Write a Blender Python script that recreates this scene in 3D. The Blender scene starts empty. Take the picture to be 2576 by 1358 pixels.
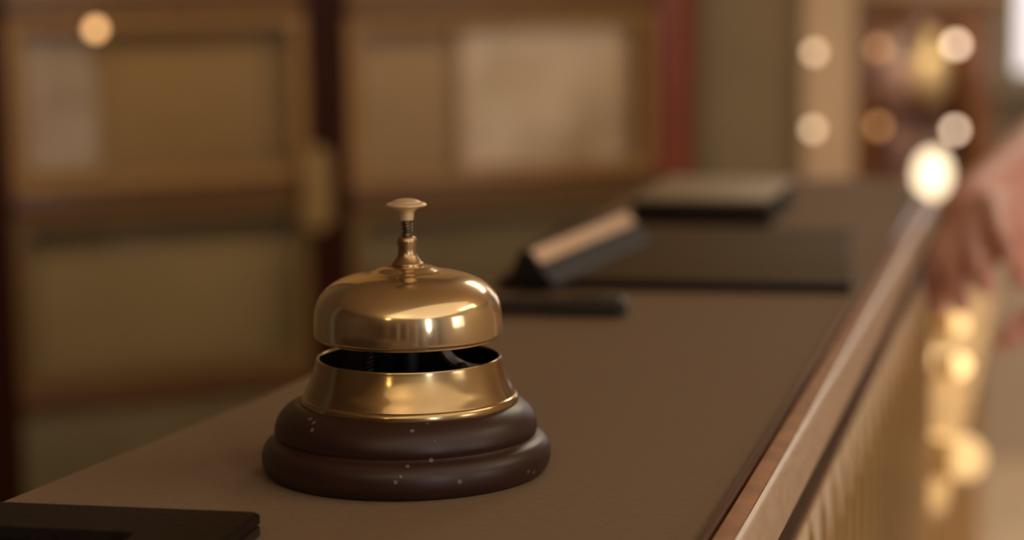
import bpy, bmesh, math, random
from mathutils import Vector, Matrix
random.seed(7)
C = bpy.context.scene.collection
PI = math.pi
W, H, F = 2576, 1358, 5500.0
CT = 1.05                     # height of the counter top
CAMH = 0.1745                 # camera above the counter
PITCH = math.radians(7.99); ROLL = math.radians(-0.7)

# ------------------------------------------------------------------ camera
cam_d = bpy.data.cameras.new('camera'); cam = bpy.data.objects.new('camera', cam_d); C.objects.link(cam)
M = Matrix.Translation((0, 0, CT + CAMH)) @ Matrix.Rotation(PI/2 - PITCH, 4, 'X') @ Matrix.Rotation(ROLL, 4, 'Z')
cam.matrix_world = M
cam_d.sensor_width = 36; cam_d.lens = 36 * F / W
cam_d.clip_start = 0.05; cam_d.clip_end = 60
cam_d.dof.use_dof = True; cam_d.dof.focus_distance = 0.715; cam_d.dof.aperture_fstop = 5.5
bpy.context.scene.camera = cam
R3 = M.to_3x3(); O = M.translation.copy()
def ray(u, v): return R3 @ Vector(((u - W/2)/F, -(v - H/2)/F, -1))
def at(u, v, z=CT):           # sight line of the photo met with a level plane
    d = ray(u, v); return O + d * ((z - O.z)/d.z)
def aty(u, v, y):             # ... met with the plane at distance y
    d = ray(u, v); return O + d * (y/d.y)

# ------------------------------------------------------------------ materials
def mat(name, col, rough=.5, metal=0, col2=None, scale=20, detail=4, stretch=None, bump=0, spec=.5, coat=0, rvar=0, emit=None, estr=0, lo=.35, hi=.65):
    m = bpy.data.materials.new(name); m.use_nodes = True
    nt = m.node_tree; b = nt.nodes['Principled BSDF']
    b.inputs['Base Color'].default_value = (*col, 1); b.inputs['Roughness'].default_value = rough
    b.inputs['Metallic'].default_value = metal; b.inputs['Specular IOR Level'].default_value = spec
    if coat: b.inputs['Coat Weight'].default_value = coat; b.inputs['Coat Roughness'].default_value = .15
    if emit: b.inputs['Emission Color'].default_value = (*emit, 1); b.inputs['Emission Strength'].default_value = estr
    tc = nt.nodes.new('ShaderNodeTexCoord'); mp = nt.nodes.new('ShaderNodeMapping')
    nt.links.new(tc.outputs['Object'], mp.inputs[0])
    if stretch: mp.inputs['Scale'].default_value = stretch
    n = nt.nodes.new('ShaderNodeTexNoise'); n.inputs['Scale'].default_value = scale; n.inputs['Detail'].default_value = detail
    nt.links.new(mp.outputs[0], n.inputs['Vector'])
    r = nt.nodes.new('ShaderNodeValToRGB')
    r.color_ramp.elements[0].position = lo; r.color_ramp.elements[1].position = hi
    r.color_ramp.elements[0].color = (*col, 1); r.color_ramp.elements[1].color = (*(col2 or col), 1)
    nt.links.new(n.outputs['Fac'], r.inputs[0]); nt.links.new(r.outputs[0], b.inputs['Base Color'])
    if rvar:
        mr = nt.nodes.new('ShaderNodeMapRange'); mr.inputs[3].default_value = max(.02, rough-rvar); mr.inputs[4].default_value = rough+rvar
        mr.inputs[1].default_value = .3; mr.inputs[2].default_value = .7
        nt.links.new(n.outputs['Fac'], mr.inputs[0]); nt.links.new(mr.outputs[0], b.inputs['Roughness'])
    if bump:
        bp = nt.nodes.new('ShaderNodeBump'); bp.inputs['Strength'].default_value = bump; bp.inputs['Distance'].default_value = .002
        nt.links.new(n.outputs['Fac'], bp.inputs['Height']); nt.links.new(bp.outputs[0], b.inputs['Normal'])
    return m
def specks(m, col, scale, thr=.13):   # sparse pale dust flecks
    nt = m.node_tree; b = nt.nodes['Principled BSDF']; src = b.inputs['Base Color'].links[0].from_socket
    tc = nt.nodes.new('ShaderNodeTexCoord'); v = nt.nodes.new('ShaderNodeTexVoronoi'); v.inputs['Scale'].default_value = scale
    nt.links.new(tc.outputs['Object'], v.inputs['Vector'])
    n = nt.nodes.new('ShaderNodeTexNoise'); n.inputs['Scale'].default_value = 60
    nt.links.new(tc.outputs['Object'], n.inputs['Vector'])
    a = nt.nodes.new('ShaderNodeMath'); a.operation = 'LESS_THAN'; a.inputs[1].default_value = thr
    nt.links.new(v.outputs['Distance'], a.inputs[0])
    g = nt.nodes.new('ShaderNodeMath'); g.operation = 'GREATER_THAN'; g.inputs[1].default_value = .585
    nt.links.new(n.outputs['Fac'], g.inputs[0])
    k = nt.nodes.new('ShaderNodeMath'); k.operation = 'MULTIPLY'
    nt.links.new(a.outputs[0], k.inputs[0]); nt.links.new(g.outputs[0], k.inputs[1])
    mx = nt.nodes.new('ShaderNodeMix'); mx.data_type = 'RGBA'; mx.inputs[7].default_value = (*col, 1)
    nt.links.new(k.outputs[0], mx.inputs[0]); nt.links.new(src, mx.inputs[6]); nt.links.new(mx.outputs[2], b.inputs['Base Color'])
def hazy(m, rough2, fac, met=.9):        # tarnished metal: a broad lobe mixed over the sharp one
    nt = m.node_tree; b = nt.nodes['Principled BSDF']; b2 = nt.nodes.new('ShaderNodeBsdfPrincipled')
    nt.links.new(b.inputs['Base Color'].links[0].from_socket, b2.inputs['Base Color'])
    b2.inputs['Metallic'].default_value = met; b2.inputs['Roughness'].default_value = rough2
    x = nt.nodes.new('ShaderNodeMixShader'); x.inputs[0].default_value = fac
    o = [n for n in nt.nodes if n.type == 'OUTPUT_MATERIAL'][0]
    nt.links.new(b.outputs[0], x.inputs[1]); nt.links.new(b2.outputs[0], x.inputs[2]); nt.links.new(x.outputs[0], o.inputs[0])
def glass(name, tint=(1, 1, 1), refl=.5):
    m = bpy.data.materials.new(name); m.use_nodes = True; nt = m.node_tree; nt.nodes.clear()
    o = nt.nodes.new('ShaderNodeOutputMaterial'); t = nt.nodes.new('ShaderNodeBsdfTransparent'); t.inputs[0].default_value = (*tint, 1)
    g = nt.nodes.new('ShaderNodeBsdfGlossy'); g.inputs['Roughness'].default_value = .03
    f = nt.nodes.new('ShaderNodeFresnel'); f.inputs[0].default_value = 1.45
    x = nt.nodes.new('ShaderNodeMixShader')
    nt.links.new(f.outputs[0], x.inputs[0]); nt.links.new(t.outputs[0], x.inputs[1]); nt.links.new(g.outputs[0], x.inputs[2]); nt.links.new(x.outputs[0], o.inputs[0])
    return m
brass = mat('aged_brass', (.68, .53, .30), .11, 1, (.78, .62, .37), 35, 6, rvar=.04, lo=.3, hi=.7); hazy(brass, .36, .26)
brass_dull = mat('dull_brass', (.42, .29, .15), .30, 1, (.50, .36, .19), 60, 5, rvar=.06)
ring_brass = mat('darker_aged_brass', (.40, .285, .135), .14, 1, (.48, .35, .18), 35, 6, rvar=.05, lo=.3, hi=.7); hazy(ring_brass, .34, .35)
button_brass = mat('rubbed_brass', (.74, .57, .34), .35, 1, (.82, .65, .41), 50, 5); hazy(button_brass, .7, .7, .35)
brass_front = mat('polished_brass_front', (.72, .49, .20), .16, 1, (.82, .59, .27), 8, 3, rvar=.05); hazy(brass_front, .45, .35)
brass_low = mat('brushed_brass_front', (.58, .38, .14), .38, 1, (.68, .47, .20), 8, 3)
iron = mat('dark_bronze', (.06, .042, .03), .42, .7, (.10, .07, .048), 90)
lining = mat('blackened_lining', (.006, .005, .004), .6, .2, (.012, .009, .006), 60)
steel = mat('spring_steel', (.16, .12, .09), .3, 1, (.25, .19, .13), 200)
bellwood = mat('dark_stained_wood', (.024, .0090, .0062), .40, 0, (.036, .0145, .010), 30, 6, (1, 1, 6), rvar=.04, spec=.42)
specks(bellwood, (.15, .11, .08), 190, .15)
topmat = mat('brown_leatherette', (.208, .147, .095), .6, 0, (.226, .161, .105), 300, 3, bump=.04, spec=.02)
mould = mat('polished_walnut', (.36, .165, .062), .6, 0, (.25, .115, .042), 25, 8, (3, 3, 14), spec=.12)
fascia = mat('sheen_tinted_wood', (.50, .37, .25), .42, 0, (.42, .30, .20), 25, 8, (3, 3, 14), spec=.6, coat=.15)  # beige reflection of the bright wall put into the fascia colour
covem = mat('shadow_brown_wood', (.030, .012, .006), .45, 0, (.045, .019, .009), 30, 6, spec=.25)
mould_dark = mat('dark_walnut', (.035, .014, .007), .2, 0, (.06, .024, .012), 30, 6, coat=.6)
carc = mat('counter_carcass_wood', (.05, .025, .012), .5, 0, (.07, .035, .017), 12, 5, (1, 1, 5))
blk = mat('black_leather', (.014, .009, .006), .55, 0, (.019, .013, .009), 250, bump=.15, spec=.10)
blk2 = mat('black_lacquer', (.008, .006, .006), .3, 0, (.012, .009, .008), 80)
padm = mat('olive_brown_leather', (.085, .055, .023), .7, 0, (.10, .066, .030), 200, bump=.08, spec=.04)
greenbook = mat('olive_cloth', (.25, .195, .10), .6, 0, (.29, .225, .12), 300, bump=.1)
cream = mat('cream_reflection_edge', (.62, .42, .26), .7, 0, (.66, .46, .29), 40)
mahog = mat('red_mahogany', (.022, .004, .002), .45, 0, (.034, .007, .003), 14, 6, (1, 1, 8), spec=.12)
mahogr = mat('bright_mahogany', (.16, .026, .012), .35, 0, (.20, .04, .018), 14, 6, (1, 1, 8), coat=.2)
railm = mat('brown_oak_rail', (.085, .038, .012), .35, 0, (.12, .055, .018), 16, 6, (6, 6, 1))
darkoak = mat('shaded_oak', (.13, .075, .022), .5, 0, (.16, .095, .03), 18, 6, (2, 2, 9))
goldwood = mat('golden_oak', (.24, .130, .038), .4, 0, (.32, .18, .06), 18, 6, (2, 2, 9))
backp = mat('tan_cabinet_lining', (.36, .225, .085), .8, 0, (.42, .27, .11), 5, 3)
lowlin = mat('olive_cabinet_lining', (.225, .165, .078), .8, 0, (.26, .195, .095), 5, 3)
backp2 = mat('beige_cabinet_lining', (.46, .31, .15), .8, 0, (.52, .37, .20), 5, 3)
lowp = mat('olive_base_panel', (.095, .078, .03), .5, 0, (.13, .10, .05), 8, 4)
refl_pale = mat('pale_reflection', (.82, .68, .50), .8, 0, (.54, .42, .25), 9, 2, lo=.42, hi=.72)  # room reflection in the panes put into the sheet colour
refl_grey = mat('grey_reflection', (.54, .44, .35), .8, 0, (.30, .22, .13), 7, 2, lo=.4, hi=.75)
pane = glass('cabinet_glass')
wallg = mat('grey_green_wall', (.20, .17, .11), .8, 0, (.25, .20, .13), 4, 3)
wallp = mat('cream_plaster', (.46, .37, .28), .8, 0, (.50, .41, .31), 3, 3)
wallo = mat('olive_plaster', (.20, .17, .12), .8, 0, (.24, .20, .15), 3, 3)
wallb = mat('brown_panelled_wall', (.07, .036, .016), .5, 0, (.14, .08, .038), 3, 5, (3, 3, .3))
floorm = mat('pale_stone_floor', (.50, .38, .27), .4, 0, (.56, .43, .31), 4, 4)
ceilm = mat('warm_ceiling', (.66, .52, .35), .9, 0, (.70, .56, .39), 2)
jambm = mat('cream_casing', (.58, .45, .33), .6, 0, (.63, .50, .37), 5)
casewood = mat('orange_oak_case', (.20, .075, .016), .35, 0, (.27, .11, .028), 12, 6, (2, 2, 8), coat=.3)
stone = mat('pale_stone', (.50, .40, .31), .6, 0, (.56, .46, .36), 9)
skin = mat('skin', (.76, .42, .34), .5, 0, (.68, .35, .28), 40, 3, spec=.4)
skin.node_tree.nodes['Principled BSDF'].inputs['Subsurface Weight'].default_value = .15
skin.node_tree.nodes['Principled BSDF'].inputs['Subsurface Radius'].default_value = (.01, .004, .002)
nailm = mat('nail', (.58, .32, .25), .3)
shirtm = mat('pale_grey_cotton', (.55, .52, .50), .8, 0, (.60, .57, .55), 200)
trouserm = mat('charcoal_wool', (.035, .035, .04), .8, 0, (.05, .05, .055), 200)
hairm = mat('dark_brown_hair', (.03, .017, .01), .5, 0, (.05, .028, .016), 60, 4, (8, 8, 1))
shoem = mat('black_shoe', (.012, .01, .01), .3)
eyem = mat('eye_white', (.75, .72, .68), .2)
def glow(name, col, s): return mat(name, col, .4, emit=col, estr=s)
def vess(name, col): return mat(name, col, .15, 0, tuple(c*.8 for c in col), 10, coat=.5)

# ------------------------------------------------------------------ mesh helpers
def obj(name, bm, m, parent=None, smooth=True, world=False, recalc=True):
    if recalc: bmesh.ops.recalc_face_normals(bm, faces=bm.faces[:])
    me = bpy.data.meshes.new(name); bm.to_mesh(me); bm.free(); me.materials.append(m)
    o = bpy.data.objects.new(name, me); C.objects.link(o)
    if smooth:
        for p in me.polygons: p.use_smooth = True
        me.set_sharp_from_angle(angle=math.radians(38))
    if parent:
        o.parent = parent
        if world:           # mesh given in world coordinates
            o.matrix_parent_inverse = chain(parent).inverted()
    return o
def chain(p):
    m = p.matrix_basis.copy()
    while p.parent:
        m = p.matrix_parent_inverse @ m if False else (p.parent.matrix_basis @ p.matrix_parent_inverse @ m); p = p.parent
    return m
def thing(name, label, cat, loc=(0, 0, 0), rz=0, group=None):
    o = bpy.data.objects.new(name, None); C.objects.link(o); o.empty_display_size = .02
    o.location = loc; o.rotation_euler = (0, 0, rz); o['label'] = label; o['category'] = cat
    if group: o['group'] = group
    return o
def tag(o, label, cat, group=None):
    o['label'] = label; o['category'] = cat
    if group: o['group'] = group
    return o
def struct(name, bm, m, smooth=False):
    o = obj(name, bm, m, None, smooth); o['kind'] = 'structure'; return o
def box(bm, c, s, rz=0, bev=0):
    r = bmesh.ops.create_cube(bm, size=1); vs = r['verts']
    bmesh.ops.scale(bm, vec=s, verts=vs)
    if bev:
        es = list({e for v in vs for e in v.link_edges})
        rb = bmesh.ops.bevel(bm, geom=es, offset=bev, segments=2, affect='EDGES', profile=.5); vs = list({v for f in rb['faces'] for v in f.verts} | {v for v in vs if v.is_valid})
    if rz: bmesh.ops.rotate(bm, cent=(0, 0, 0), matrix=Matrix.Rotation(rz, 3, 'Z'), verts=vs)
    bmesh.ops.translate(bm, vec=c, verts=vs); return vs
def boxbm(c, s, rz=0, bev=0):
    bm = bmesh.new(); box(bm, c, s, rz, bev); return bm
def lathe(prof, seg=96, z0=0, bm=None, cx=0, cy=0):
    bm = bm or bmesh.new(); rings = []
    for r, z in prof:
        if r < 1e-6: rings.append([bm.verts.new((cx, cy, z+z0))])
        else: rings.append([bm.verts.new((cx+r*math.cos(2*PI*i/seg), cy+r*math.sin(2*PI*i/seg), z+z0)) for i in range(seg)])
    for a, b in zip(rings, rings[1:]):
        for i in range(seg):
            j = (i+1) % seg
            if len(a) == 1 and len(b) == 1: continue
            if len(a) == 1: bm.faces.new((a[0], b[i], b[j]))
            elif len(b) == 1: bm.faces.new((a[i], a[j], b[0]))
            else: bm.faces.new((a[i], a[j], b[j], b[i]))
    return bm
def smoothprof(pts, n=6):      # Catmull-Rom through the profile points
    P = [Vector((*p, 0)) if len(p) == 2 else Vector(p) for p in pts]; out = []
    for i in range(len(P)-1):
        p0 = P[max(i-1, 0)]; p1 = P[i]; p2 = P[i+1]; p3 = P[min(i+2, len(P)-1)]
        for k in range(n):
            t = k/n
            out.append(.5*((2*p1)+(-p0+p2)*t+(2*p0-5*p1+4*p2-p3)*t*t+(-p0+3*p1-3*p2+p3)*t**3))
    out.append(P[-1]); return [(q.x, q.y) if len(pts[0]) == 2 else q for q in out]
def tube(bm, pts, r, seg=10, cap=True):
    pts = [Vector(p) for p in pts]; rings = []; prev = None
    for i, p in enumerate(pts):
        t = (pts[min(i+1, len(pts)-1)]-pts[max(i-1, 0)]).normalized()
        if prev is None: n = t.orthogonal().normalized()
        else: n = (prev - t*prev.dot(t)).normalized()
        prev = n; b = t.cross(n); rr = r[i] if isinstance(r, (list, tuple)) else r
        rings.append([bm.verts.new(p+(n*math.cos(2*PI*k/seg)+b*math.sin(2*PI*k/seg))*rr) for k in range(seg)])
    for a, b in zip(rings, rings[1:]):
        for k in range(seg): bm.faces.new((a[k], a[(k+1) % seg], b[(k+1) % seg], b[k]))
    if cap: bm.faces.new(rings[0][::-1]); bm.faces.new(rings[-1])
    return bm
def prism(poly, z0, z1, bm=None):
    bm = bm or bmesh.new()
    a = [bm.verts.new((p[0], p[1], z0)) for p in poly]; b = [bm.verts.new((p[0], p[1], z1)) for p in poly]; n = len(poly)
    bm.faces.new(a[::-1]); bm.faces.new(b)
    for i in range(n): bm.faces.new((a[i], a[(i+1) % n], b[(i+1) % n], b[i]))
    return bm
def sweep(section, p0, p1, bm=None, closed=True):   # section (outward, up) swept straight between two points
    bm = bm or bmesh.new(); p0 = Vector(p0); p1 = Vector(p1); d = (p1-p0).normalized(); o = Vector((d.y, -d.x, 0))
    A = [bm.verts.new(p0+o*s[0]+Vector((0, 0, s[1]))) for s in section]; B = [bm.verts.new(p1+o*s[0]+Vector((0, 0, s[1]))) for s in section]
    n = len(section)
    for i in range(n if closed else n-1): bm.faces.new((A[i], A[(i+1) % n], B[(i+1) % n], B[i]))
    if closed: bm.faces.new(A[::-1]); bm.faces.new(B)
    return bm
def strip(bm, path, width_dir, w, th):   # flat metal strap along a path
    path = [Vector(p) for p in path]; wd = Vector(width_dir).normalized(); R = []
    for i, p in enumerate(path):
        t = (path[min(i+1, len(path)-1)]-path[max(i-1, 0)]).normalized(); n = t.cross(wd).normalized()
        R.append([bm.verts.new(p+wd*a*w/2+n*b*th/2) for a, b in ((-1, -1), (1, -1), (1, 1), (-1, 1))])
    for a, b in zip(R, R[1:]):
        for k in range(4): bm.faces.new((a[k], a[(k+1) % 4], b[(k+1) % 4], b[k]))
    bm.faces.new(R[0][::-1]); bm.faces.new(R[-1]); return bm

# ------------------------------------------------------------------ the bell
bc = at(1024, 1178); YB = bc.y; HH = CAMH
def pz(v): return HH - YB*math.tan(PITCH + math.atan((v-679)/F))
def pr(half, v): return half*(YB*math.cos(PITCH) + (HH-pz(v))*math.sin(PITCH))/F
def PP(l): return [(pr(h, v), pz(v)) for h, v in l]
bell = thing('reception_bell', 'antique brass push-button reception bell on dark wooden base', 'bell', bc)
base_p = smoothprof(PP([(330, 1177.5), (346, 1172), (359, 1154), (362.5, 1134), (359, 1113), (347, 1096), (333, 1088), (326.5, 1082)]), 6)
base_p += smoothprof(PP([(326.5, 1081.5), (330, 1068), (327, 1050), (317, 1030), (300, 1013), (281, 1003), (268, 1000)]), 6)
zc = base_p[-1][1]
base_p = [(0, .0003), (.040, .0003)] + [(r, max(z, .0003)) for r, z in base_p] + [(.02, zc), (0, zc)]
obj('wooden_base', lathe(base_p, 128), bellwood, bell)
ring_o = PP([(266, 1014), (270.5, 1012), (273.5, 1004), (273, 994), (269.5, 987), (265.5, 984.5)])
ring_o = smoothprof(ring_o, 4) + smoothprof(PP([(265, 983.5), (259, 968), (249.5, 947), (241, 923), (235, 902), (233, 894), (231.5, 891.5), (228.5, 891)]), 5)
ring_o += PP([(226, 892.5), (225, 897), (231, 925), (246, 965), (258, 998)])
obj('brass_ring', lathe(ring_o, 128), ring_brass, bell)
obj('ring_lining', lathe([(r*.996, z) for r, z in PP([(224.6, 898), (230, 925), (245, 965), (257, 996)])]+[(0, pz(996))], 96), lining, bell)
dome_o = smoothprof(PP([(234, 838.5), (236.8, 834), (237.6, 826), (237.4, 805), (235, 775), (229, 752), (216, 731), (197, 713), (172, 699), (142, 688.5), (112, 682), (88, 678), (74, 672.5), (60, 667), (40, 664)]), 5)
th = .0016
dome_i = [(max(r-th, .003), z-th) for r, z in dome_o if z > pz(833)]
obj('dome', lathe([(pr(232, 838.5), pz(838.8))]+dome_o+dome_i[::-1]+[(dome_o[0][0]-.0013, dome_o[0][1])], 160), brass, bell)
# ferrule, shaft, spring, button
fer = PP([(10, 669), (40, 669)]) + PP([(40.5, 668), (40.5, 658.5), (39.5, 657)]) + smoothprof(PP([(38, 656.5), (31, 648), (25, 638), (22.7, 626), (23.5, 614), (25.2, 605), (24.5, 599), (21, 593), (17, 590.5)]), 5) + [(.0005, pz(590))]
obj('ferrule', lathe(fer, 64), brass_dull, bell)
obj('plunger_shaft', lathe([(pr(9.5, 592), pz(596)), (pr(9.5, 592), pz(540))], 24), steel, bell)
bm = bmesh.new(); n = 5.6; zt, zb = pz(549), pz(591); pts = []
for i in range(int(n*20)+1):
    a = 2*PI*i/20; pts.append((pr(13.6, 570)*math.cos(a), pr(13.6, 570)*math.sin(a), zb+(zt-zb)*i/(n*20)))
tube(bm, pts, .00026, 8); obj('coil_spring', bm, steel, bell)
but = PP([(8, 550), (17, 550)]) + smoothprof(PP([(17.6, 549), (18.6, 540), (19, 531)]), 3) + smoothprof(PP([(20.5, 529.5), (26, 523), (36, 518), (48, 515), (51.6, 512.5)]), 4)[0:] + smoothprof(PP([(51.6, 511), (47, 507.5), (40, 505.5), (36.5, 504.8)]), 4) + smoothprof(PP([(36, 503.8), (26, 499), (13, 496.6), (.01, 496)]), 4)
obj('push_button', lathe(but, 64), button_brass, bell)
# (the metalwork sits a little off the centre of its wooden base)
# inside: centre post, arched bridge strap with rivets, hammer block, return spring
obj('centre_post', lathe([(.0035, pz(995)), (.0035, pz(700))], 24), lining, bell)
zr = pz(916)
strap = smoothprof([(.0318, -.004, zr-.0012), (.026, -.004, zr-.0008), (.019, -.003, zr), (.014, -.002, zr+.003), (.0105, -.001, zr+.0085), (.007, 0, zr+.014), (0, 0, zr+.016), (-.008, 0, zr+.0135), (-.014, .004, zr+.0095), (-.022, .008, zr+.0085), (-.028, .011, zr+.006)], 5)
bm = bmesh.new(); strip(bm, strap, (.25, 1, 0), .0085, .0012); br = obj('bridge_strap', bm, iron, bell)
obj('rivet', lathe([(0, zr+.0019), (.0012, zr+.0018), (.0021, zr+.0012), (.0022, zr), (0, zr)], 24, 0, None, .0185, -.0052), iron, br)
hb = boxbm((.0075, -.012, zr-.0042), (.0105, .006, .0065), math.radians(-12), .0012)
hk = obj('hammer_block', hb, iron, bell)
bm = tube(bmesh.new(), [(.0095, -.0148, zr-.004), (.0097, -.0162, zr-.004)], .0014, 20); obj('screw', bm, brass_dull, hk)
bm = bmesh.new(); pts = [(-.0135+.0011*math.cos(2*PI*i/14), -.006+.0011*math.sin(2*PI*i/14), zr-.012+.018*i/(14*12)) for i in range(14*12+1)]
tube(bm, pts, .0003, 6); obj('return_spring', bm, iron, bell)

for ch in list(C.objects):
    if ch.parent == bell and ch.name != 'wooden_base': ch.location.x = .00145

# ------------------------------------------------------------------ the counter
E0 = at(1767, 1345); E1 = at(2292, 527); ed = (E1-E0).normalized(); eo = Vector((ed.y, -ed.x, 0))
def edge(y): return E0 + ed*((y-E0.y)/ed.y)
YN, YE, YF = .30, 1.585, 1.74
left_px = [(32, 1252), (211, 1180), (400, 1105), (600, 1022), (783, 943), (1000, 832), (1193, 724), (1420, 592)]
L = [at(u, v) for u, v in left_px]
far = edge(YE); fcor = edge(YF)-eo*.034; ldir = (L[-1]-L[-2]).normalized()
Lf = L[-1] + ldir*((YF-L[-1].y)/ldir.y)
n0 = L[0] + (L[0]-L[1]).normalized()*.3
poly = [edge(YN), far, fcor, Lf] + L[::-1] + [n0, Vector((n0.x, YN, CT))]
counter = thing('reception_counter', 'long narrow reception counter with brown top, moulded wood edge and reeded brass front', 'counter', (E0.x, E0.y, 0))
bm = prism([(p.x, p.y) for p in poly], CT-.024, CT)
obj('worktop', bm, topmat, counter, False, True)
ip = [edge(YN+.03)-eo*.006, edge(YE-.004)-eo*.006, fcor-ed*.012-eo*.006, Lf+Vector((.03, -.012, 0))] + [p+Vector((.03, -.01, 0)) for p in L[::-1]] + [n0+Vector((.03, .0, 0)), Vector((n0.x+.03, YN+.03, CT))]
obj('carcass', prism([(p.x, p.y) for p in ip], .10, CT-.024), carc, counter, False, True)
obj('plinth', prism([(p.x, p.y) for p in [edge(YN+.05)-eo*.03, edge(YE-.03)-eo*.03, fcor-ed*.03-eo*.03] + ip[3:-1] + [Vector((n0.x+.05, YN+.05, 0))]], 0, .10), mould_dark, counter, False, True)
a, b = edge(YN), far
lip = [(0, -.004), (0, .0012), (.0008, .0020), (.0020, .0020), (.0028, .0010), (.0032, -.004)]
obj('edge_bead', sweep(lip, far, fcor, sweep(lip, a, b)), mould_dark, counter, True, True)
ledge = [(.0032, -.004), (.0034, -.0004), (.0042, .0004), (.0088, .0000), (.0098, -.0006), (.0098, -.004)]
obj('edge_ledge', sweep(ledge, far, fcor, sweep(ledge, a, b)), mould, counter, True, True)
fas = [(.0032, -.0041), (.0099, -.0041), (.0100, -.0010)] + [(.0100+.0062*math.sin(t), -.0010-.0140*(1-math.cos(t))) for t in [i*PI/2/10 for i in range(1, 11)]] + [(.0155, -.0165), (.0032, -.0165)]
obj('edge_fascia', sweep(fas, far, fcor, sweep(fas, a, b)), fascia, counter, True, True)
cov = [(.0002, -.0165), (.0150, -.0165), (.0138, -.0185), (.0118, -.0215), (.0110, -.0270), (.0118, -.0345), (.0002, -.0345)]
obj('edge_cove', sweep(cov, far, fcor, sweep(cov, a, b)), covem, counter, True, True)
bot = [(.0002, -.0345), (.0124, -.0345), (.0130, -.0355), (.0124, -.0367), (.0002, -.0367)]
obj('edge_fillet', sweep(bot, far, fcor, sweep(bot, a, b)), brass_dull, counter, True, True)
def reeds(p0, p1, z0, z1, pitch, bulge, bm=None):
    bm = bm or bmesh.new(); d = (p1-p0); Ln = d.length; d.normalize(); o = Vector((d.y, -d.x, 0)); N = max(1, round(Ln/pitch)); pts = []
    for i in range(N):
        for k in range(8):
            t = k/8; s = (i+t)/N*Ln; pts.append(p0+d*s+o*(bulge*math.sqrt(max(0, 1-(2*t-1)**2))**.8))
    pts.append(p1)
    A = [bm.verts.new((p.x, p.y, z0)) for p in pts]; B = [bm.verts.new((p.x, p.y, z1)) for p in pts]
    for i in range(len(pts)-1): bm.faces.new((A[i], A[i+1], B[i+1], B[i]))
    return bm
obj('brass_front', reeds(far+eo*.003, fcor+eo*.003, .10, CT-.0367, .042, .010, reeds(edge(YN+.03)+eo*.003, far+eo*.003, .10, CT-.0367, .042, .010)), brass_front, counter, True, True)

def glint_spikes(p0, p1, z1, dep, pitch, off):  # pale pointed plates shaped like the light reflections on the reeds
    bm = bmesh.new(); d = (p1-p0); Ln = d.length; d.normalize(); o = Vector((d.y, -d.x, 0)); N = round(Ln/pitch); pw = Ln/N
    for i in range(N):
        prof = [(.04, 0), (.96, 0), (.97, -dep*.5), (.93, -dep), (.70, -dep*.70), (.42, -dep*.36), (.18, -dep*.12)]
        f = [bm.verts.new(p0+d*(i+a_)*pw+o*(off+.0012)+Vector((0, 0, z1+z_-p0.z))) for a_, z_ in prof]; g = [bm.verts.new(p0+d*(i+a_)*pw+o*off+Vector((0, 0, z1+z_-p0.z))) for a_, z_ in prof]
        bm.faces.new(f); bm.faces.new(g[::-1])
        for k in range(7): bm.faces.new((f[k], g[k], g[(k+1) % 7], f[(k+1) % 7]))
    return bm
obj('reflection_spikes', glint_spikes(edge(YN+.03)+eo*.003, far+eo*.003, CT-.0367, .031, .042, .0095), mat('painted_glint', (.80, .66, .48), .4, .3, (.85, .70, .52), 20), counter, False, True)  # reflected light on the reeds, modelled as pale plates

# lower counter running on behind the first
LT = .765
lc = thing('lower_counter', 'lower brass-fronted counter running on beyond the reception counter', 'counter', (edge(1.9).x, 1.9, 0))
q0, q1 = edge(1.765), edge(2.98); wv = Vector((-.20, 0, 0))
obj('worktop', prism([(p.x, p.y) for p in (q0+eo*.012, q1+eo*.012, q1+wv, q0+wv)], LT-.03, LT), brass_low, lc, False, True)
obj('carcass', prism([(p.x, p.y) for p in (q0-eo*.012+ed*.01, q1-eo*.012-ed*.002, q1+wv*.95-ed*.002, q0+wv*.95+ed*.01)], .08, LT-.03), carc, lc, False, True)
obj('plinth', prism([(p.x, p.y) for p in (q0-eo*.04, q1-eo*.04, q1+wv*.9, q0+wv*.9)], 0, .08), mould_dark, lc, False, True)
obj('brass_front', reeds(q0-eo*.01, q1-eo*.01, .08, LT-.03, .06, .008), brass_low, lc, True, True)

# ------------------------------------------------------------------ things on the counter
# black tray in the near left corner
tr = at(655, 1288, CT+.0078); tl = at(0, 1262, CT+.0078); tx = (tr-tl); tx.z = 0; rz = math.atan2(tx.y, tx.x)
tray = thing('desk_tray', 'flat black leather tray at the near left corner of the counter', 'tray', (tr.x, tr.y, CT), rz)
w_, d_ = .27, .20; rim = .030
bm = boxbm((-w_/2, -d_/2, .0020), (w_, d_, .0036), 0, .0008); obj('tray_floor', bm, blk2, tray)
bm = bmesh.new()
outer = [(-w_, -d_), (0, -d_), (0, 0), (-w_, 0)]; inner = [(-w_+rim, -d_+rim), (-rim, -d_+rim), (-rim, -rim), (-w_+rim, -rim)]
def rimring(bm, P, Q, z0, z1):
    vo0 = [bm.verts.new((*p, z0)) for p in P]; vo1 = [bm.verts.new((*p, z1)) for p in P]; vi0 = [bm.verts.new((*p, z0)) for p in Q]; vi1 = [bm.verts.new((*p, z1)) for p in Q]
    for i in range(4):
        j = (i+1) % 4
        for f in ((vo0[i], vo0[j], vo1[j], vo1[i]), (vi0[j], vi0[i], vi1[i], vi1[j]), (vo1[i], vo1[j], vi1[j], vi1[i]), (vo0[j], vo0[i], vi0[i], vi0[j])): bm.faces.new(f)
rimring(bm, outer, inner, .0038, .0080)
bmesh.ops.bevel(bm, geom=bm.edges[:], offset=.0007, segments=2, affect='EDGES'); obj('tray_rim', bm, blk, tray)
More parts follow.
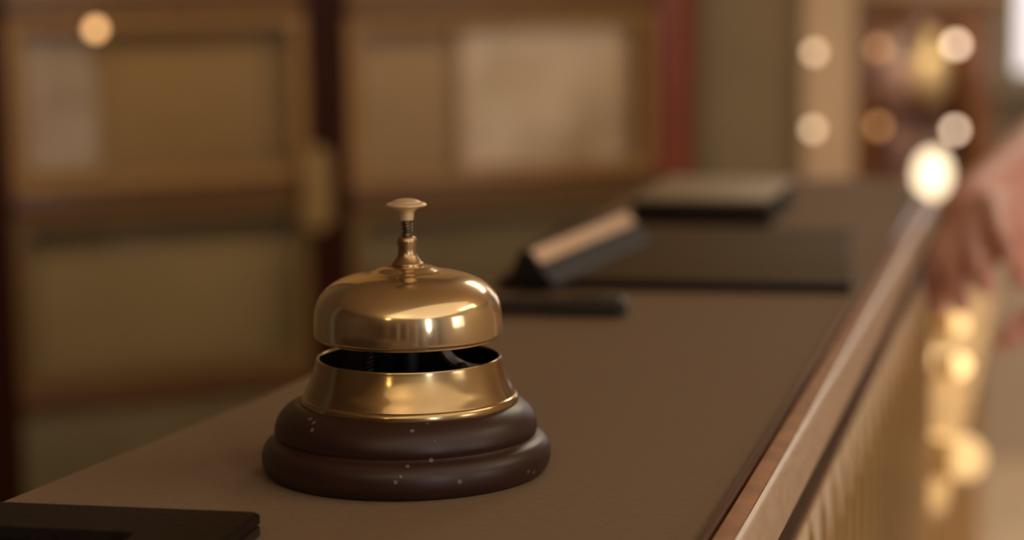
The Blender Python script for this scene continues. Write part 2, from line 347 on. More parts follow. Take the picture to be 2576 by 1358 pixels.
# slim black pen behind the bell
pe = at(1578, 797, CT); pa = at(1100, 790, CT)
pd = (pe-pa).normalized(); pz_ = CT+.0048
pen = thing('pen', 'slim black pen lying on the counter just behind the bell', 'pen', (pe.x, pe.y, CT))
def onpen(s): q = pe-pd*s; return Vector((q.x, q.y, pz_))
bm = tube(bmesh.new(), [onpen(s) for s in (.0, .002, .004, .036, .044)], [.003, .0044, .0047, .0047, .0045], 24); obj('cap', bm, blk2, pen, True, True)
bm = tube(bmesh.new(), [onpen(s) for s in (.044, .05, .072, .086, .094)], [.0042, .0044, .0044, .0036, .0022], 24); obj('barrel', bm, blk2, pen, True, True)
bm = bmesh.new(); strip(bm, [onpen(.003)+Vector((0, 0, .0047)), onpen(.005)+Vector((0, 0, .0062)), onpen(.030)+Vector((0, 0, .0056))], Vector((-pd.y, pd.x, 0)), .0022, .0008); obj('clip', bm, blk2, pen, True, True)
# large dark writing pad
A0, A1 = at(1252, 728), at(2140, 738); back = at(2060, 578, CT+.005)
pv = (A1-A0); padw = pv.length; rz = math.atan2(pv.y, pv.x); padd = .235
pad = thing('desk_pad', 'large olive-brown leather desk pad with black edge across the counter', 'desk pad', (A0.x, A0.y, CT), rz)
obj('pad_base', boxbm((padw/2, padd/2, .0026), (padw, padd, .0048), 0, .0009), blk, pad)
obj('writing_panel', boxbm((padw/2, padd/2+.0035, .0053), (padw-.002, padd-.010, .0008), 0, .0003), padm, pad)
obj('near_border', boxbm((padw/2, .0038, .0056), (padw, .007, .0012), 0, .0004), blk, pad)
# long triangular name block with a cream face
T0 = at(1316, 632, CT+.0235); T1 = at(1568, 532, CT+.0235); td = (T1-T0).normalized(); Lk = (T1-T0).length
rz = math.atan2(td.y, td.x) - PI/2
hw, hh = .013, .0175; T0 = T0 + Vector((td.y, -td.x, 0))*.005
nb = thing('name_block', 'black triangular desk block with blank cream face on the desk pad', 'name block', (T0.x, T0.y, CT+.0063), rz)
hw, hh = .013, .0175
tri = [(-hw, 0), (hw, 0), (hw*.75, .003), (-.003, hh), (-.007, hh), (-hw, .002)]
bm = bmesh.new(); Aa = [bm.verts.new((x, 0, z)) for x, z in tri]; Bb = [bm.verts.new((x, Lk, z)) for x, z in tri]
bm.faces.new(Aa); bm.faces.new(Bb[::-1])
for i in range(6): bm.faces.new((Aa[i], Aa[(i+1) % 6], Bb[(i+1) % 6], Bb[i]))
obj('block_body', bm, blk, nb, False)
v0, v1 = Vector((hw*.75, 0, .003)), Vector((-.003, 0, hh)); nrm = Vector((v0.z-v1.z, 0, v1.x-v0.x)).normalized()*-1
bm = bmesh.new(); pts = [v0.lerp(v1, .50), v0.lerp(v1, .97)]; q = []
for yy in (.004, Lk-.004):
    for p in (pts[0], pts[1]):
        for k in (0, 1): q.append(bm.verts.new((p.x+nrm.x*(.0002+.0006*k), yy, p.z+nrm.z*(.0002+.0006*k))))
for f in ((0, 1, 3, 2), (4, 6, 7, 5), (0, 4, 5, 1), (2, 3, 7, 6), (1, 5, 7, 3), (0, 2, 6, 4)): bm.faces.new([q[i] for i in f])
obj('cream_face', bm, cream, nb, False)['label'] = 'blank cream face'
# closed book near the far end
B0 = at(1588, 566); B1 = at(1935, 572); bv = B1-B0; rz = math.atan2(bv.y, bv.x); bw = bv.length; bd = .15; bh = .0185
bk = thing('closed_book', 'thick closed black-bound book with olive cover near the counter far end', 'book', (B0.x, B0.y, CT), rz)
obj('page_block', boxbm((bw/2, bd/2, bh/2+.0002), (bw-.006, bd-.006, bh-.005)), mat('dark_page_edge', (.02, .014, .009), .8), bk, False)
obj('back_cover', boxbm((bw/2, bd/2, .0014), (bw, bd, .0026), 0, .0006), blk, bk)
obj('front_cover', boxbm((bw/2, bd/2, bh-.0012), (bw, bd, .0026), 0, .0006), greenbook, bk)['label'] = 'olive cloth cover'
obj('spine', boxbm((bw/2, .0015, bh/2), (bw, .0028, bh-.0004), 0, .0008), blk, bk)

# ------------------------------------------------------------------ glazed cabinets along the left
CY = 2.6; c0 = aty(400, 490, CY); wd = Vector((math.sin(math.radians(63)), math.cos(math.radians(63)), 0)); wn = Vector((wd.y, -wd.x, 0))   # wn faces the camera
crz = math.atan2(wd.y, wd.x)
def tpx(u, v=400):              # distance along the cabinet front where that sight line meets it
    d = ray(u, v); nn = wn; k = (Vector((c0.x, c0.y, 0))-Vector((O.x, O.y, 0))).dot(nn)/Vector((d.x, d.y, 0)).dot(nn)
    p = O+d*k; return (p-Vector((c0.x, c0.y, p.z))).dot(wd), p.z
def bay(name, label, u0, u1, lpost, rpost, postm_l, postm_r, lining_m, v_split):
    t0, t1 = tpx(u0)[0], tpx(u1)[0]
    org = Vector((c0.x, c0.y, 0))+wd*t0; wdt = t1-t0
    th_ = thing(name, label, 'cabinet', org, crz)
    D = .24
    rails = v_split
    def bxo(n, m, x0, x1, y0, y1, z0, z1, par=th_, bev=.003): return obj(n, boxbm(((x0+x1)/2, (y0+y1)/2, (z0+z1)/2), (x1-x0, y1-y0, z1-z0), 0, bev), m, par)
    top = 2.25
    if lpost: bxo('post', postm_l, -lpost, 0, -.012, D, 0, top)
    bxo('post', postm_r, wdt, wdt+rpost, -.012, D, 0, top)
    zs = rails
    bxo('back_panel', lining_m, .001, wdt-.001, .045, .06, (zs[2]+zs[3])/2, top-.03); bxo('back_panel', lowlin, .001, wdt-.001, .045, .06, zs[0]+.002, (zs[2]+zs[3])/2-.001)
    bxo('cornice', railm, -lpost if lpost else .0, wdt+rpost, -.03, D, top, top+.06)
    zs = rails; RD = .043             # z limits of base, lower door, rail, upper door, rail, top door
    bxo('base_panel', lowp, .001, wdt-.001, 0, D, .08, zs[0]-.001)
    bxo('bottom_rail', railm, .001, wdt-.001, -.008, RD, zs[0], zs[1])
    bxo('shelf_rail', railm, .001, wdt-.001, -.006, RD, zs[2], zs[3])
    bxo('shelf_rail', railm, .001, wdt-.001, -.006, RD, zs[4], zs[5])
    for z0, z1 in ((zs[1], zs[2]), (zs[3], zs[4]), (zs[5], top-.002)):
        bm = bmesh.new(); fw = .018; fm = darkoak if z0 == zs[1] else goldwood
        P = [(.002, z0+.002), (wdt-.002, z0+.002), (wdt-.002, z1-.002), (.002, z1-.002)]; Q = [(.002+fw, z0+fw), (wdt-.002-fw, z0+fw), (wdt-.002-fw, z1-fw), (.002+fw, z1-fw)]
        vs = [[bm.verts.new((p[0], y, p[1])) for p in S] for S in (P, Q) for y in (0, .018)]
        for i in range(4):
            j = (i+1) % 4
            for f in ((vs[0][i], vs[0][j], vs[2][j], vs[2][i]), (vs[1][j], vs[1][i], vs[3][i], vs[3][j]), (vs[0][j], vs[0][i], vs[1][i], vs[1][j]), (vs[2][i], vs[2][j], vs[3][j], vs[3][i])): bm.faces.new(f)
        fr = obj('door_frame', bm, fm, th_, False)
        bm = bmesh.new(); bm.faces.new([bm.verts.new((q[0], .009, q[1])) for q in Q]); obj('pane', bm, pane, fr, False)
    return th_, t0, wdt
zz = lambda u, v: tpx(u, v)[1]
lim = [zz(400, 1010), zz(400, 955), zz(400, 520), zz(400, 472), zz(400, 32), zz(400, -10)]
lim2 = [zz(1250, 960), zz(1250, 905), zz(1250, 500), zz(1250, 455), zz(1250, 28), zz(1250, -10)]
bay1, t1_, w1_ = bay('glazed_cabinet', 'tall glazed cabinet at left with golden door frames and dark red post', 22, 780, .028, .045, mahog, mahog, backp, lim)
# shared post stands at the end of the first; second bay starts after it
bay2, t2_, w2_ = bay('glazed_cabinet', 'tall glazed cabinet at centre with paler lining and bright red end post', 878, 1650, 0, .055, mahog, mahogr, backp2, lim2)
# dull brass lock plate on the dark post
bm = bmesh.new(); x0 = w1_-.018; N = 12; za, zb_ = zz(790, 575), zz(790, 365); ww = .036; ring = []
for i in range(N+1): a = PI*i/N; ring.append((x0+ww/2+ww/2*math.cos(a), zb_-ww/2+ww/2*math.sin(a)))
for i in range(N+1): a = PI+PI*i/N; ring.append((x0+ww/2+ww/2*math.cos(a), za+ww/2+ww/2*math.sin(a)))
Fv = [bm.verts.new((x, -.022, z)) for x, z in ring]; Bv = [bm.verts.new((x, -.0125, z)) for x, z in ring]; bm.faces.new(Fv); bm.faces.new(Bv[::-1])
for i in range(len(ring)): bm.faces.new((Fv[i], Bv[i], Bv[(i+1) % len(ring)], Fv[(i+1) % len(ring)]))
obj('lock_plate', bm, mat('tan_brass_plate', (.26, .17, .06), .5, .3, (.30, .20, .08), 20), bay1, False)
# sheets painted as room reflections in the cabinet glass
def place_reflection(u0, v0, u1, v1, m, label, depth, fm):
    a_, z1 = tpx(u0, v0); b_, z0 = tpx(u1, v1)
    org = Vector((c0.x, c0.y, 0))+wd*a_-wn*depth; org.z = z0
    t = thing('reflection_sheet', label, 'reflection panel', org, crz); w, h = b_-a_, z1-z0
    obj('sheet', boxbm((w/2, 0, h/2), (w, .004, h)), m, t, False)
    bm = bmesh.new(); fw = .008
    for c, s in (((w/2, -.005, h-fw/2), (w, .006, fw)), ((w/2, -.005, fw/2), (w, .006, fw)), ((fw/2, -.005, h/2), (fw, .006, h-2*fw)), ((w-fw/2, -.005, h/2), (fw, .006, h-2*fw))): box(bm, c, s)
    obj('reflection_edge', bm, fm, t, False); return t
place_reflection(1175, 62, 1612, 420, refl_pale, 'pale sheet painted as a reflection in the centre cabinet glass', .034, cream)
place_reflection(58, 60, 285, 440, refl_grey, 'narrow greyish sheet painted as a reflection in the left cabinet glass', .034, backp)
# small warm lamp at the top left
def bulb(name, label, p, r, m, stem, back=None, group=None):
    t = thing(name, label, 'lamp', p, 0, group)
    bmb = bmesh.new(); bmesh.ops.create_uvsphere(bmb, u_segments=20, v_segments=12, radius=r); obj('bulb', bmb, m, t)
    s = Vector(stem); obj('holder', tube(bmesh.new(), [s.normalized()*r*.85, s*.5, s], [r*.75, r*.6, r*1.1], 16), brass_dull, t); return t
tt, z_ = tpx(222, 72); p = Vector((c0.x, c0.y, 0))+wd*tt; p.z = z_
bulb('cabinet_lamp', 'small warm round lamp on the left cabinet near the top rail', p+wn*.030, .0075, glow('amber_bulb', (1, .55, .23), 3.4), -wn*.022+Vector((0, 0, .0)))

# ------------------------------------------------------------------ room beyond the counter
YBK = 3.05
def px_x(u, y, v=300): return aty(u, v, y).x
xw0, xw1, xj1 = -.45, px_x(2012, YBK), px_x(2142, YBK)
HC = 2.75
struct('wall_back', boxbm(((xw0+xw1)/2, YBK+.06, HC/2), (xw1-xw0, .12, HC)), wallg)
struct('trim_1', boxbm(((xw1+xj1)/2, YBK+.05, HC/2), (xj1-xw1, .16, HC), 0, .004), jambm)
FY = 5.3
struct('wall_far', boxbm((1.6, FY+.05, HC/2), (4.4, .1, HC)), wallo)
zt_ = aty(2540, 560, FY).z
struct('trim_2', boxbm((1.6, FY-.015, zt_/2+.05), (4.3, .03, zt_-.1)), wallp)
struct('baseboard_far', boxbm((1.6, FY-.02, .05), (4.3, .04, .1)), wallp)
struct('wall_partition', boxbm((-.5, (YBK+FY)/2, HC/2), (.1, FY-YBK, HC)), wallo)
struct('wall_right', boxbm((3.75, .9, HC/2), (.1, 9.0, HC)), wallp)
struct('wall_front', boxbm((.35, -3.45, HC/2), (6.9, .1, HC)), wallb)
struct('wall_side', boxbm((-3.05, -1.15, HC/2), (.1, 4.6, HC)), wallb)
wa = Vector((c0.x, c0.y, 0))+wd*2.2-wn*.30; wb = Vector((c0.x, c0.y, 0))-wd*3.4-wn*.30
# angled wall behind the cabinets
pts = []
def cut(p, q, x): k = (x-p.x)/(q.x-p.x); return p.lerp(q, k)
p_a = cut(wa, wb, -3.05); p_b = cut(wa, wb, -.40)
struct('wall_left', prism([(p_a.x, p_a.y), (p_b.x, p_b.y), (p_b.x, p_b.y+.1), (p_a.x, p_a.y+.1)], 0, HC), wallg)
struct('floor', boxbm((.35, .93, -.05), (7.0, 8.9, .1)), floorm)
struct('ceiling', boxbm((.35, .93, HC+.05), (7.0, 8.9, .1)), ceilm)
# daylight window in the far wall
x0 = px_x(2536, FY); z0 = aty(2560, 178, FY).z
wm = glow('daylight', (.80, .78, .86), .9)
win = boxbm((x0+.45, FY-.03, z0+.6), (.9, .02, 1.2)); wo = struct('window_1', win, wm)
bm = bmesh.new()
for c, s in (((x0-.02, FY-.035, z0+.6), (.05, .05, 1.3)), ((x0+.92, FY-.035, z0+.6), (.05, .05, 1.3)), ((x0+.45, FY-.035, z0+1.225), (.9, .05, .05)), ((x0+.45, FY-.035, z0-.025), (.9, .05, .05)), ((x0+.45, FY-.04, z0+.6), (.03, .04, 1.2))): box(bm, c, s)
f_ = obj('window_frame', bm, wallo, None, False); f_.parent = wo

# oak display case on a stone plinth
DY = 4.0
dx0, dx1 = px_x(2152, DY), px_x(2500, DY); dz1, dz0 = aty(2300, 12, DY).z, aty(2300, 462, DY).z
dcx, dwid = (dx0+dx1)/2, dx1-dx0
pl = thing('stone_plinth', 'pale stone plinth under the orange oak display case', 'plinth', (dcx, DY+.1, 0))
obj('shaft', boxbm((0, 0, (dz0-.05)/2), (dwid*.9, .22, dz0-.05), 0, .004), stone, pl)
obj('cap', boxbm((0, 0, dz0-.026), (dwid*1.04, .26, .05), 0, .006), stone, pl)
dc = thing('display_case', 'orange oak display case holding glassware on a pale plinth', 'display case', (dcx, DY, dz0))
hD = dz1-dz0
for n_, c, s in (('back_panel', (0, .19, hD/2), (dwid-.01, .01, hD-.01)), ('side_panel', (-dwid/2+.02, .1, hD/2), (.04, .19, hD)), ('side_panel', (dwid/2-.022, .1, hD/2), (.044, .19, hD)), ('top_panel', (0, .1, hD-.02), (dwid-.086, .188, .04)), ('bottom_panel', (0, .1, .012), (dwid-.086, .188, .022)), ('shelf', (0, .11, hD*.44), (dwid-.09, .15, .008))):
    obj(n_, boxbm(c, s, 0, .002), casewood, dc)
obj('cornice', boxbm((0, .1, hD+.012), (dwid+.06, .24, .022), 0, .004), goldwood, dc)
def vessel(name, label, u, v, h, m, prof, z):
    p = aty(u, v, DY+.10); t = obj(name, lathe([(r*h, zz_*h) for r, zz_ in prof], 40), m); t.location = (p.x, DY+.10, z); tag(t, label, name.replace('_', ' ')); return t
vp = [(0, 0), (.20, 0), (.26, .12), (.29, .35), (.22, .62), (.10, .78), (.09, .90), (.13, 1), (.11, 1), (.07, .9), (0, .88)]
zs_, zb2 = dz0+hD*.44+.0045, dz0+.0235
vessel('glass_vase', 'pink glass vase on the lower level of the oak display case', 2265, 330, .115, vess('pink_glass', (.62, .38, .33)), vp, zb2)
vessel('glass_vase', 'pale yellow-green vase on the display case shelf', 2345, 150, .125, vess('citron_glass', (.70, .60, .34)), vp, zs_)
vessel('glass_bowl', 'pinkish white bowl on the display case shelf beside the yellow vase', 2245, 230, .075, vess('blush_glass', (.62, .46, .42)), [(0, 0), (.3, 0), (.32, .06), (.45, .4), (.52, 1), (.49, 1), (.42, .45), (0, .1)], zs_)
vessel('glass_vase', 'blush glass vase standing lower right in the display case', 2352, 260, .10, vess('rose_glass', (.66, .46, .38)), vp, zb2)
gb = glow('warm_white_bulb', (1, .72, .50), 7); gd = glow('dim_orange_bulb', (1, .48, .18), 1.6); gw = glow('soft_bulb', (1, .70, .44), 2.8)
for u, v, m, r, lb in ((2405, 112, gb, .0092, 'bright round lamp on the upper right of the display case'), (2402, 327, gb, .0082, 'bright round lamp on the lower right of the display case'),
                       (2210, 122, gd, .0095, 'dim orange lamp on the upper left of the display case'), (2210, 318, gd, .0095, 'dim orange lamp on the lower left of the display case')):
    p = aty(u, v, DY-.02); bulb('round_lamp', lb, p, r, m, (0, .03, 0) if True else 0, None, 'small round lamps around the display case')
for u, v, lb in ((2048, 132, 'upper of two small round lamps on the cream door casing'), (2045, 325, 'lower of two small round lamps on the cream door casing')):
    p = aty(u, v, YBK-.055); bulb('round_lamp', lb, p, .0075, gw, (0, .024, 0), None, 'small round lamps on the door casing')
# globe table lamp on the lower counter
p = aty(2345, 437, 2.45)
gl = thing('globe_lamp', 'glowing globe table lamp with brass stem on the lower counter', 'lamp', (p.x, p.y, LT))
zg = p.z-LT
obj('lamp_base', lathe([(0, 0), (.045, 0), (.045, .006), (.03, .012), (.008, .02), (0, .02)], 40), brass_dull, gl)
obj('stem', lathe([(.006, .018), (.006, zg-.030), (.012, zg-.0275), (0, zg-.027)], 24), brass_dull, gl)
bmb = bmesh.new(); bmesh.ops.create_uvsphere(bmb, u_segments=32, v_segments=20, radius=.0195); bmesh.ops.scale(bmb, vec=(1, 1, 1.35), verts=bmb.verts[:]); bmesh.ops.translate(bmb, vec=(0, 0, zg), verts=bmb.verts[:])
obj('globe', bmb, glow('globe_glow', (1, .82, .55), 1.9), gl)
# glowing balls added in place of lamp reflections on the lower brass front
for k, (u, v, r, s, lb) in enumerate(((2392, 918, .009, 4.0, 'middle glowing ball put in for a reflected lamp on the lower brass counter front'), (2386, 815, .009, 2.6, 'topmost glowing ball put in for a reflected lamp on the lower brass counter front'), (2382, 1150, .018, 1.5, 'large glowing ball put in for a reflected lamp low on the lower brass counter front'))):
    d = ray(u, v); nn = eo; p0_ = edge(2)+eo*.012; k_ = (p0_-O).dot(nn)/d.dot(nn); p = O+d*k_
    t = thing('brass_glint', lb, 'lamp', p, 0, 'glowing balls for lamp reflections on the lower brass front')
    bmb = bmesh.new(); bmesh.ops.create_uvsphere(bmb, u_segments=24, v_segments=14, radius=r); bmesh.ops.translate(bmb, vec=eo*(r*.8), verts=bmb.verts[:]); obj('bulb', bmb, glow('glint_glow', (1, .66, .28), s*.62), t)
    obj('glint_rim', tube(bmesh.new(), [-eo*.012, eo*.004], [r*1.05, r*1.0], 24), brass_front, t)

# ------------------------------------------------------------------ the person at the right
def cap(bm, a, b, ra, rb, seg=14):
    a, b = Vector(a), Vector(b); n = 5; t = (b-a).normalized(); pts, rs = [], []
    for i in range(n): an = PI/2*(1-i/n); pts.append(a-t*ra*math.sin(an)); rs.append(max(ra*math.cos(an), ra*.05))
    for i in range(n+1): k = i/n; pts.append(a.lerp(b, k)); rs.append(ra+(rb-ra)*k)
    for i in range(1, n+1): an = PI/2*i/n; pts.append(b+t*rb*math.sin(an)); rs.append(max(rb*math.cos(an), rb*.05))
    tube(bm, pts, rs, seg)
def ell(bm, c, s, rot=None):
    r = bmesh.ops.create_uvsphere(bm, u_segments=20, v_segments=14, radius=1); vs = r['verts']
    bmesh.ops.scale(bm, vec=s, verts=vs)
    if rot: bmesh.ops.rotate(bm, cent=(0, 0, 0), matrix=rot, verts=vs)
    bmesh.ops.translate(bm, vec=c, verts=vs)
def remesh(bm, vox, sm=4):
    bmesh.ops.recalc_face_normals(bm, faces=bm.faces[:])
    me = bpy.data.meshes.new('tmp'); bm.to_mesh(me); bm.free(); o = bpy.data.objects.new('tmp', me); C.objects.link(o)
    r = o.modifiers.new('r', 'REMESH'); r.mode = 'VOXEL'; r.voxel_size = vox
    s = o.modifiers.new('s', 'SMOOTH'); s.factor = .5; s.iterations = sm
    dg = bpy.context.evaluated_depsgraph_get(); ev = o.evaluated_get(dg); nm = bpy.data.meshes.new_from_object(ev)
    bpy.data.objects.remove(o); out = bmesh.new(); out.from_mesh(nm); return out
def hand(bm, wrist, tipdir, palm_n, thumb_side, curl, size=1.0, nails=None, th=1.0):
    w = Vector(wrist); d = Vector(tipdir).normalized(); n = Vector(palm_n); n = (n-d*n.dot(d)).normalized(); s = n.cross(d).normalized()*thumb_side   # s points to the thumb side
    S = size
    offs = [.027, .009, -.009, -.025]; lens = [(.040, .024, .020), (.044, .028, .021), (.041, .026, .021), (.032, .019, .018)]; kn = [.088, .091, .087, .080]
    for i in range(4):
        base = w+d*.012*S+s*offs[i]*.55*S; k = w+d*kn[i]*S+s*offs[i]*S
        cap(bm, base, k, .0125*S, .0098*S); cap(bm, base+n*.006*S, k+n*.004*S, .011*S, .0085*S)
        if i < 3: cap(bm, base+(-s)*.006*S, w+d*kn[i]*S*.97+s*(offs[i]-.009)*S, .012*S, .0075*S)
        ang = 0; p = k; r = [.0092, .0085, .0078, .0066][0:4]; f = .9 if i == 3 else 1
        dirn = (d+s*offs[i]*2.2).normalized()
        for j in range(3):
            ang += curl[j]*(1+.10*i); dd = (dirn*math.cos(ang)+n*math.sin(ang)).normalized(); q = p+dd*lens[i][j]*S
            cap(bm, p, q, r[j]*f*S, r[j+1]*f*S); p = q
        if nails is not None: nails.append((p, dd, (dd.cross(s)).normalized(), s, .0052*S*f, n))
    b = w+d*.018*S+s*.022*S+n*.006*S; m1 = w+d*.054*S+s*(.026+.017*th)*S+n*(.022-.006*th)*S; m2 = m1+(d*.9+s*(.25*th-.12*(1-th))+n*.3).normalized()*.031*S; m3 = m2+(d*.97+n*.25-s*(.05+.2*(1-th))).normalized()*.025*S
    cap(bm, w+d*.01*S+s*.010*S, b, .014*S, .0135*S); cap(bm, b, m1, .0140*S, .0112*S); cap(bm, m1, m2, .0105*S, .0092*S); cap(bm, m2, m3, .0094*S, .0075*S)
    cap(bm, w+d*.03*S+s*.018*S+n*.004*S, m1-d*.004*S, .0125*S, .0095*S)
    if nails is not None: nails.append((m3, (m3-m2).normalized(), (m3-m2).normalized().cross(n).normalized(), n, .006*S, s))
Zcam = CT+CAMH
wr = aty(2440, 545, 1.48)+Vector((.004, 0, 0)); tip = wr+Vector((-.26, -.9, -.08)); el = Vector((.46, 1.69, Zcam-.132))
lwr = aty(3025, 825, 1.52); ltip = aty(2540, 725, 1.46); lel = Vector((.72, 1.42, Zcam-.10))
pc = Vector((.715, 1.63, 0)); fdir = Vector((-.75, -.66, 0)).normalized(); rside = Vector((fdir.y, -fdir.x, 0)); 
def P(f, r, z): return pc+fdir*f+rside*r+Vector((0, 0, z))
sh_r, sh_l = P(0, .19, 1.37), P(0, -.19, 1.37)
person = thing('person', 'person in pale grey shirt with hands hanging beside the brass counter front', 'person', pc)
bm = bmesh.new(); nails = []
# head, neck, trunk
hc = P(.02, 0, 1.62)
ell(bm, hc, (.076, .098, .118), Matrix.Rotation(math.atan2(fdir.y, fdir.x)-PI/2, 3, 'Z'))
ell(bm, P(.035, 0, 1.565), (.058, .072, .07), Matrix.Rotation(math.atan2(fdir.y, fdir.x)-PI/2, 3, 'Z'))
cap(bm, P(.112, 0, 1.640), P(.122, 0, 1.600), .009, .0125)           # nose
for s_ in (-1, 1):
    ell(bm, P(.0, s_*.078, 1.61), (.022, .022, .032))               # ears
    ell(bm, P(.097, s_*.032, 1.655), (.018, .014, .007))            # brow
cap(bm, P(.098, -.02, 1.553), P(.098, .02, 1.553), .008, .008)
cap(bm, P(0, 0, 1.55), P(-.01, 0, 1.40), .054, .062)
for r_, z_a, z_b, a_r, b_r in ((.09, 1.36, 1.12, .10, .095), (-.09, 1.36, 1.12, .10, .095), (.08, 1.12, .92, .09, .11), (-.08, 1.12, .92, .09, .11)): cap(bm, P(0, r_, z_a), P(0, r_*.9, z_b), a_r, b_r)
cap(bm, sh_r, sh_l, .062, .062); cap(bm, P(.02, 0, 1.36), P(.02, 0, 1.0), .11, .11)
for s_, sh, e_, w_2 in ((1, sh_r, el, wr), (-1, sh_l, lel, lwr)):
    cap(bm, sh, e_, .054, .040); mid = e_.lerp(w_2, .3); cap(bm, e_, mid, .040, .040); cap(bm, mid, w_2, .041, .0255)
    cap(bm, mid.lerp(w_2, .7)+Vector((.004, .004, 0)), w_2+Vector((.006, .004, 0)), .024, .022)
    hip = P(0, s_*.095, .90); kne = P(.03, s_*.10, .49); ank = P(-.01, s_*.10, .085)
    cap(bm, hip, kne, .088, .058); cap(bm, kne, kne.lerp(ank, .35)-fdir*.012, .056, .056); cap(bm, kne.lerp(ank, .35)-fdir*.012, ank, .054, .036)
    cap(bm, P(-.03, s_*.10, .045), P(.15, s_*.115, .032), .036, .028)
# right hand: fingers hang toward the camera; left hand points across
hd = (tip-wr).normalized()
hand(bm, wr, hd, Vector((.68, 0, -.73)), -1, (.06, .16, .12), 1.0, nails, 0.0)
hd2 = (ltip-lwr).normalized()
hand(bm, lwr, hd2, Vector((.0, -.75, -.66)), 1, (.14, .24, .18), .95, nails)
body = obj('body', remesh(bm, .0032, 5), skin, person, True, True, False)
body['label'] = 'bare hands and forearms'
for (pp, dd, up, s, r, nn) in nails:
    if up.dot(nn) > 0: up = -up
    bmn = bmesh.new(); sd = dd.cross(up).normalized(); rot = Matrix((sd, dd, up)).transposed()
    ell(bmn, pp+up*.0042-dd*.001, (r*.95, r*1.2, .0016), rot); obj('fingernail', bmn, nailm, body, True, True)
bm = bmesh.new()
for r_, z_a, z_b, a_r, b_r in ((.09, 1.36, 1.12, .112, .108), (-.09, 1.36, 1.12, .112, .108), (.08, 1.12, .90, .102, .124), (-.08, 1.12, .90, .102, .124)): cap(bm, P(0, r_, z_a), P(0, r_*.9, z_b), a_r, b_r)
cap(bm, sh_r, sh_l, .074, .074); cap(bm, P(.02, 0, 1.36), P(.015, 0, .91), .122, .128)
for sh, e_ in ((sh_r, el), (sh_l, lel)): cap(bm, sh, sh.lerp(e_, .62), .067, .060)
obj('shirt', remesh(bm, .007, 6), shirtm, person, True, True, False)['label'] = 'pale grey shirt with short sleeves'
bm = bmesh.new(); cap(bm, P(0, .07, .93), P(0, -.07, .93), .108, .108)
for s_ in (-1, 1):
    hip = P(0, s_*.095, .90); kne = P(.03, s_*.10, .49); ank = P(-.01, s_*.10, .13); cap(bm, hip, kne, .102, .072); cap(bm, kne, ank, .072, .060)
obj('trousers', remesh(bm, .008, 6), trouserm, person, True, True, False)
for s_ in (-1, 1):
    bm = bmesh.new(); cap(bm, P(-.035, s_*.10, .050), P(.16, s_*.116, .040), .047, .038); cap(bm, P(-.03, s_*.10, .06), P(-.012, s_*.10, .10), .046, .046)
    sm_ = remesh(bm, .006, 4)
    for v in sm_.verts: v.co.z = max(v.co.z, .002)
    obj('shoe', sm_, shoem, person, True, True, False)
bm = bmesh.new(); cap(bm, P(.0985, -.020, 1.5535), P(.0985, .020, 1.5535), .0058, .0058); cap(bm, P(.0975, -.015, 1.5460), P(.0975, .015, 1.5460), .0058, .0058); obj('lips', bm, mat('lips', (.45, .16, .13), .4), body, True, True)
bm = bmesh.new(); Rz = Matrix.Rotation(math.atan2(fdir.y, fdir.x)-PI/2, 3, 'Z')
ell(bm, P(-.002, 0, 1.692), (.087, .106, .072), Rz); ell(bm, P(-.045, 0, 1.63), (.082, .072, .11), Rz)
obj('hair', remesh(bm, .005, 3), hairm, person, True, True, False)
for s_ in (-1, 1):
    bm = bmesh.new(); ell(bm, P(.102, s_*.032, 1.63), (.011, .011, .008)); ey = obj('eye', bm, eyem, body, True, True)
    bm = bmesh.new(); ell(bm, P(.1105, s_*.0325, 1.630), (.0052, .0052, .0052)); obj('iris', bm, blk2, body, True, True)
    bm = bmesh.new(); cap(bm, P(.1085, s_*.018, 1.6655), P(.096, s_*.050, 1.6645), .0042, .003); obj('eyebrow', bm, hairm, body, True, True)

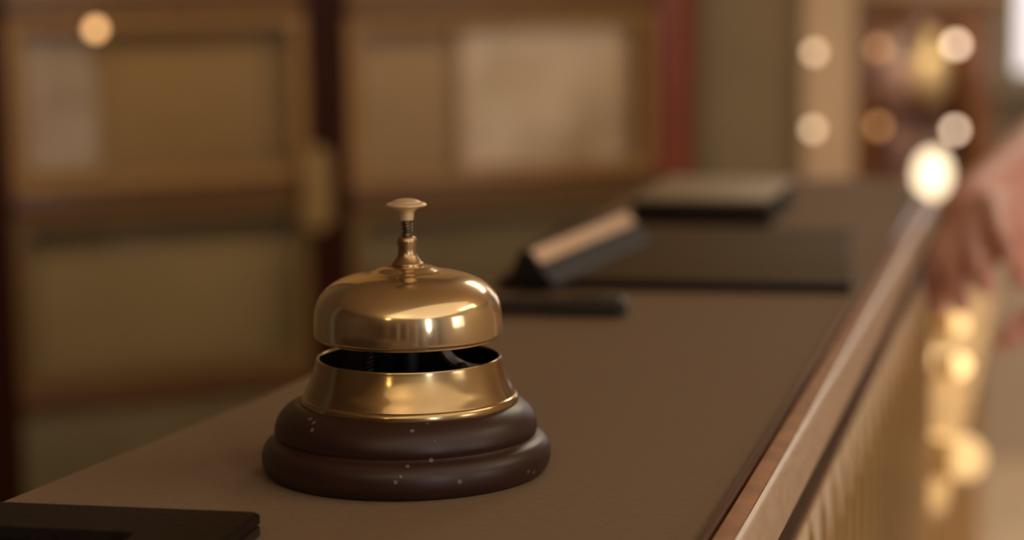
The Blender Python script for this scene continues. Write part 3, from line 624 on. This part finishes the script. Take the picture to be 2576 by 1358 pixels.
# ------------------------------------------------------------------ behind the camera (seen in the brass)
struct('window_2', boxbm((2.05, -3.385, 1.75), (.24, .02, 1.5)), glow('cool_daylight', (.86, .88, 1.0), 16))
struct('window_3', boxbm((3.68, -.9, 1.55), (.02, 1.1, 1.1)), glow('soft_daylight', (.92, .86, .80), 1.6))
for i, (x, w, m) in enumerate(((-2.5, .3, mahog), (-1.75, .35, goldwood), (-1.15, .25, mahog), (-.7, .22, wallp), (-.3, .3, mahog), (.1, .14, wallp), (.45, .25, mahogr), (.85, .2, backp2), (1.2, .3, mahog), (1.6, .16, wallp), (2.5, .3, mahogr), (2.9, .2, wallp))):
    struct('trim_%d' % (i+3), boxbm((x, -3.36, .95), (w, .08, 1.9), 0, .01), m)
pend = glow('pendant_glow', (1, .66, .30), 14)
for x, y, z, lb in ((-1.0, -1.6, 2.05, 'warm globe pendant hanging behind the camera to the left'), (1.9, 1.2, 2.2, 'warm globe pendant hanging over the right side of the room')):
    t = thing('pendant_lamp', lb, 'lamp', (x, y, HC)); r = .09
    bmb = bmesh.new(); bmesh.ops.create_uvsphere(bmb, u_segments=32, v_segments=20, radius=r); bmesh.ops.translate(bmb, vec=(0, 0, z-HC), verts=bmb.verts[:]); obj('globe', bmb, pend, t)
    obj('cord', tube(bmesh.new(), [(0, 0, -.002), (0, 0, z-HC+r*.95)], .006, 10), iron, t)

def light(name, kind, loc, energy, col, size=.5, aim=None, sy=None):
    l = bpy.data.lights.new(name, kind); l.energy = energy; l.color = col
    if kind == 'AREA':
        l.size = size
        if sy: l.shape = 'RECTANGLE'; l.size_y = sy
    else: l.shadow_soft_size = size
    o = bpy.data.objects.new(name, l); C.objects.link(o); o.location = loc
    if aim: o.rotation_euler = (Vector(aim)-Vector(loc)).to_track_quat('-Z', 'Y').to_euler()
    return o
WARM = (1, .74, .46); SOFT = (1, .84, .64)
light('ceiling_light', 'AREA', (.3, -.6, 2.72), 50, SOFT, 5.0, (.1, -.4, 0)).data.shape = 'DISK'
light('ceiling_fill', 'AREA', (-.4, -2.2, 2.1), 14, SOFT, .8, (-.4, -2.2, 3))  # unseen uplight added to brighten the ceiling for the dome's reflection
light('lobby_light', 'AREA', (1.3, 4.3, 2.70), 45, SOFT, 1.2, (1.3, 4.3, 0))
sp = light('cabinet_fill', 'SPOT', (-.25, .6, 2.5), 100, WARM, .45, (-.2, 2.7, 1.55)); sp.data.spot_size = math.radians(62); sp.data.spot_blend = .8  # unseen warm spot added to brighten the cabinet fronts
light('window_light', 'AREA', (2.05, -3.3, 1.75), 10, (.9, .92, 1), .34, (0, .7, 1.1), 1.5)
light('side_window_light', 'AREA', (3.6, -.9, 1.6), 12, (1, .90, .80), 1.1, (0, .8, 1.1), 1.1)

light('case_fill', 'POINT', (dcx, DY+.03, dz1-.06), .30, WARM, .015)  # point light added to lift the dark case interior
light('right_wall_fill', 'AREA', (2.6, .8, 2.68), 26, SOFT, 1.2, (3.3, .8, 0))  # unseen fill added so the brass reflects a bright right wall
w = bpy.data.worlds.new('world'); bpy.context.scene.world = w; w.use_nodes = True
w.node_tree.nodes['Background'].inputs[0].default_value = (.5, .42, .33, 1); w.node_tree.nodes['Background'].inputs[1].default_value = .15
sc = bpy.context.scene
sc.view_settings.view_transform = 'Standard'; sc.view_settings.look = 'None'
sc.cycles.use_denoising = True
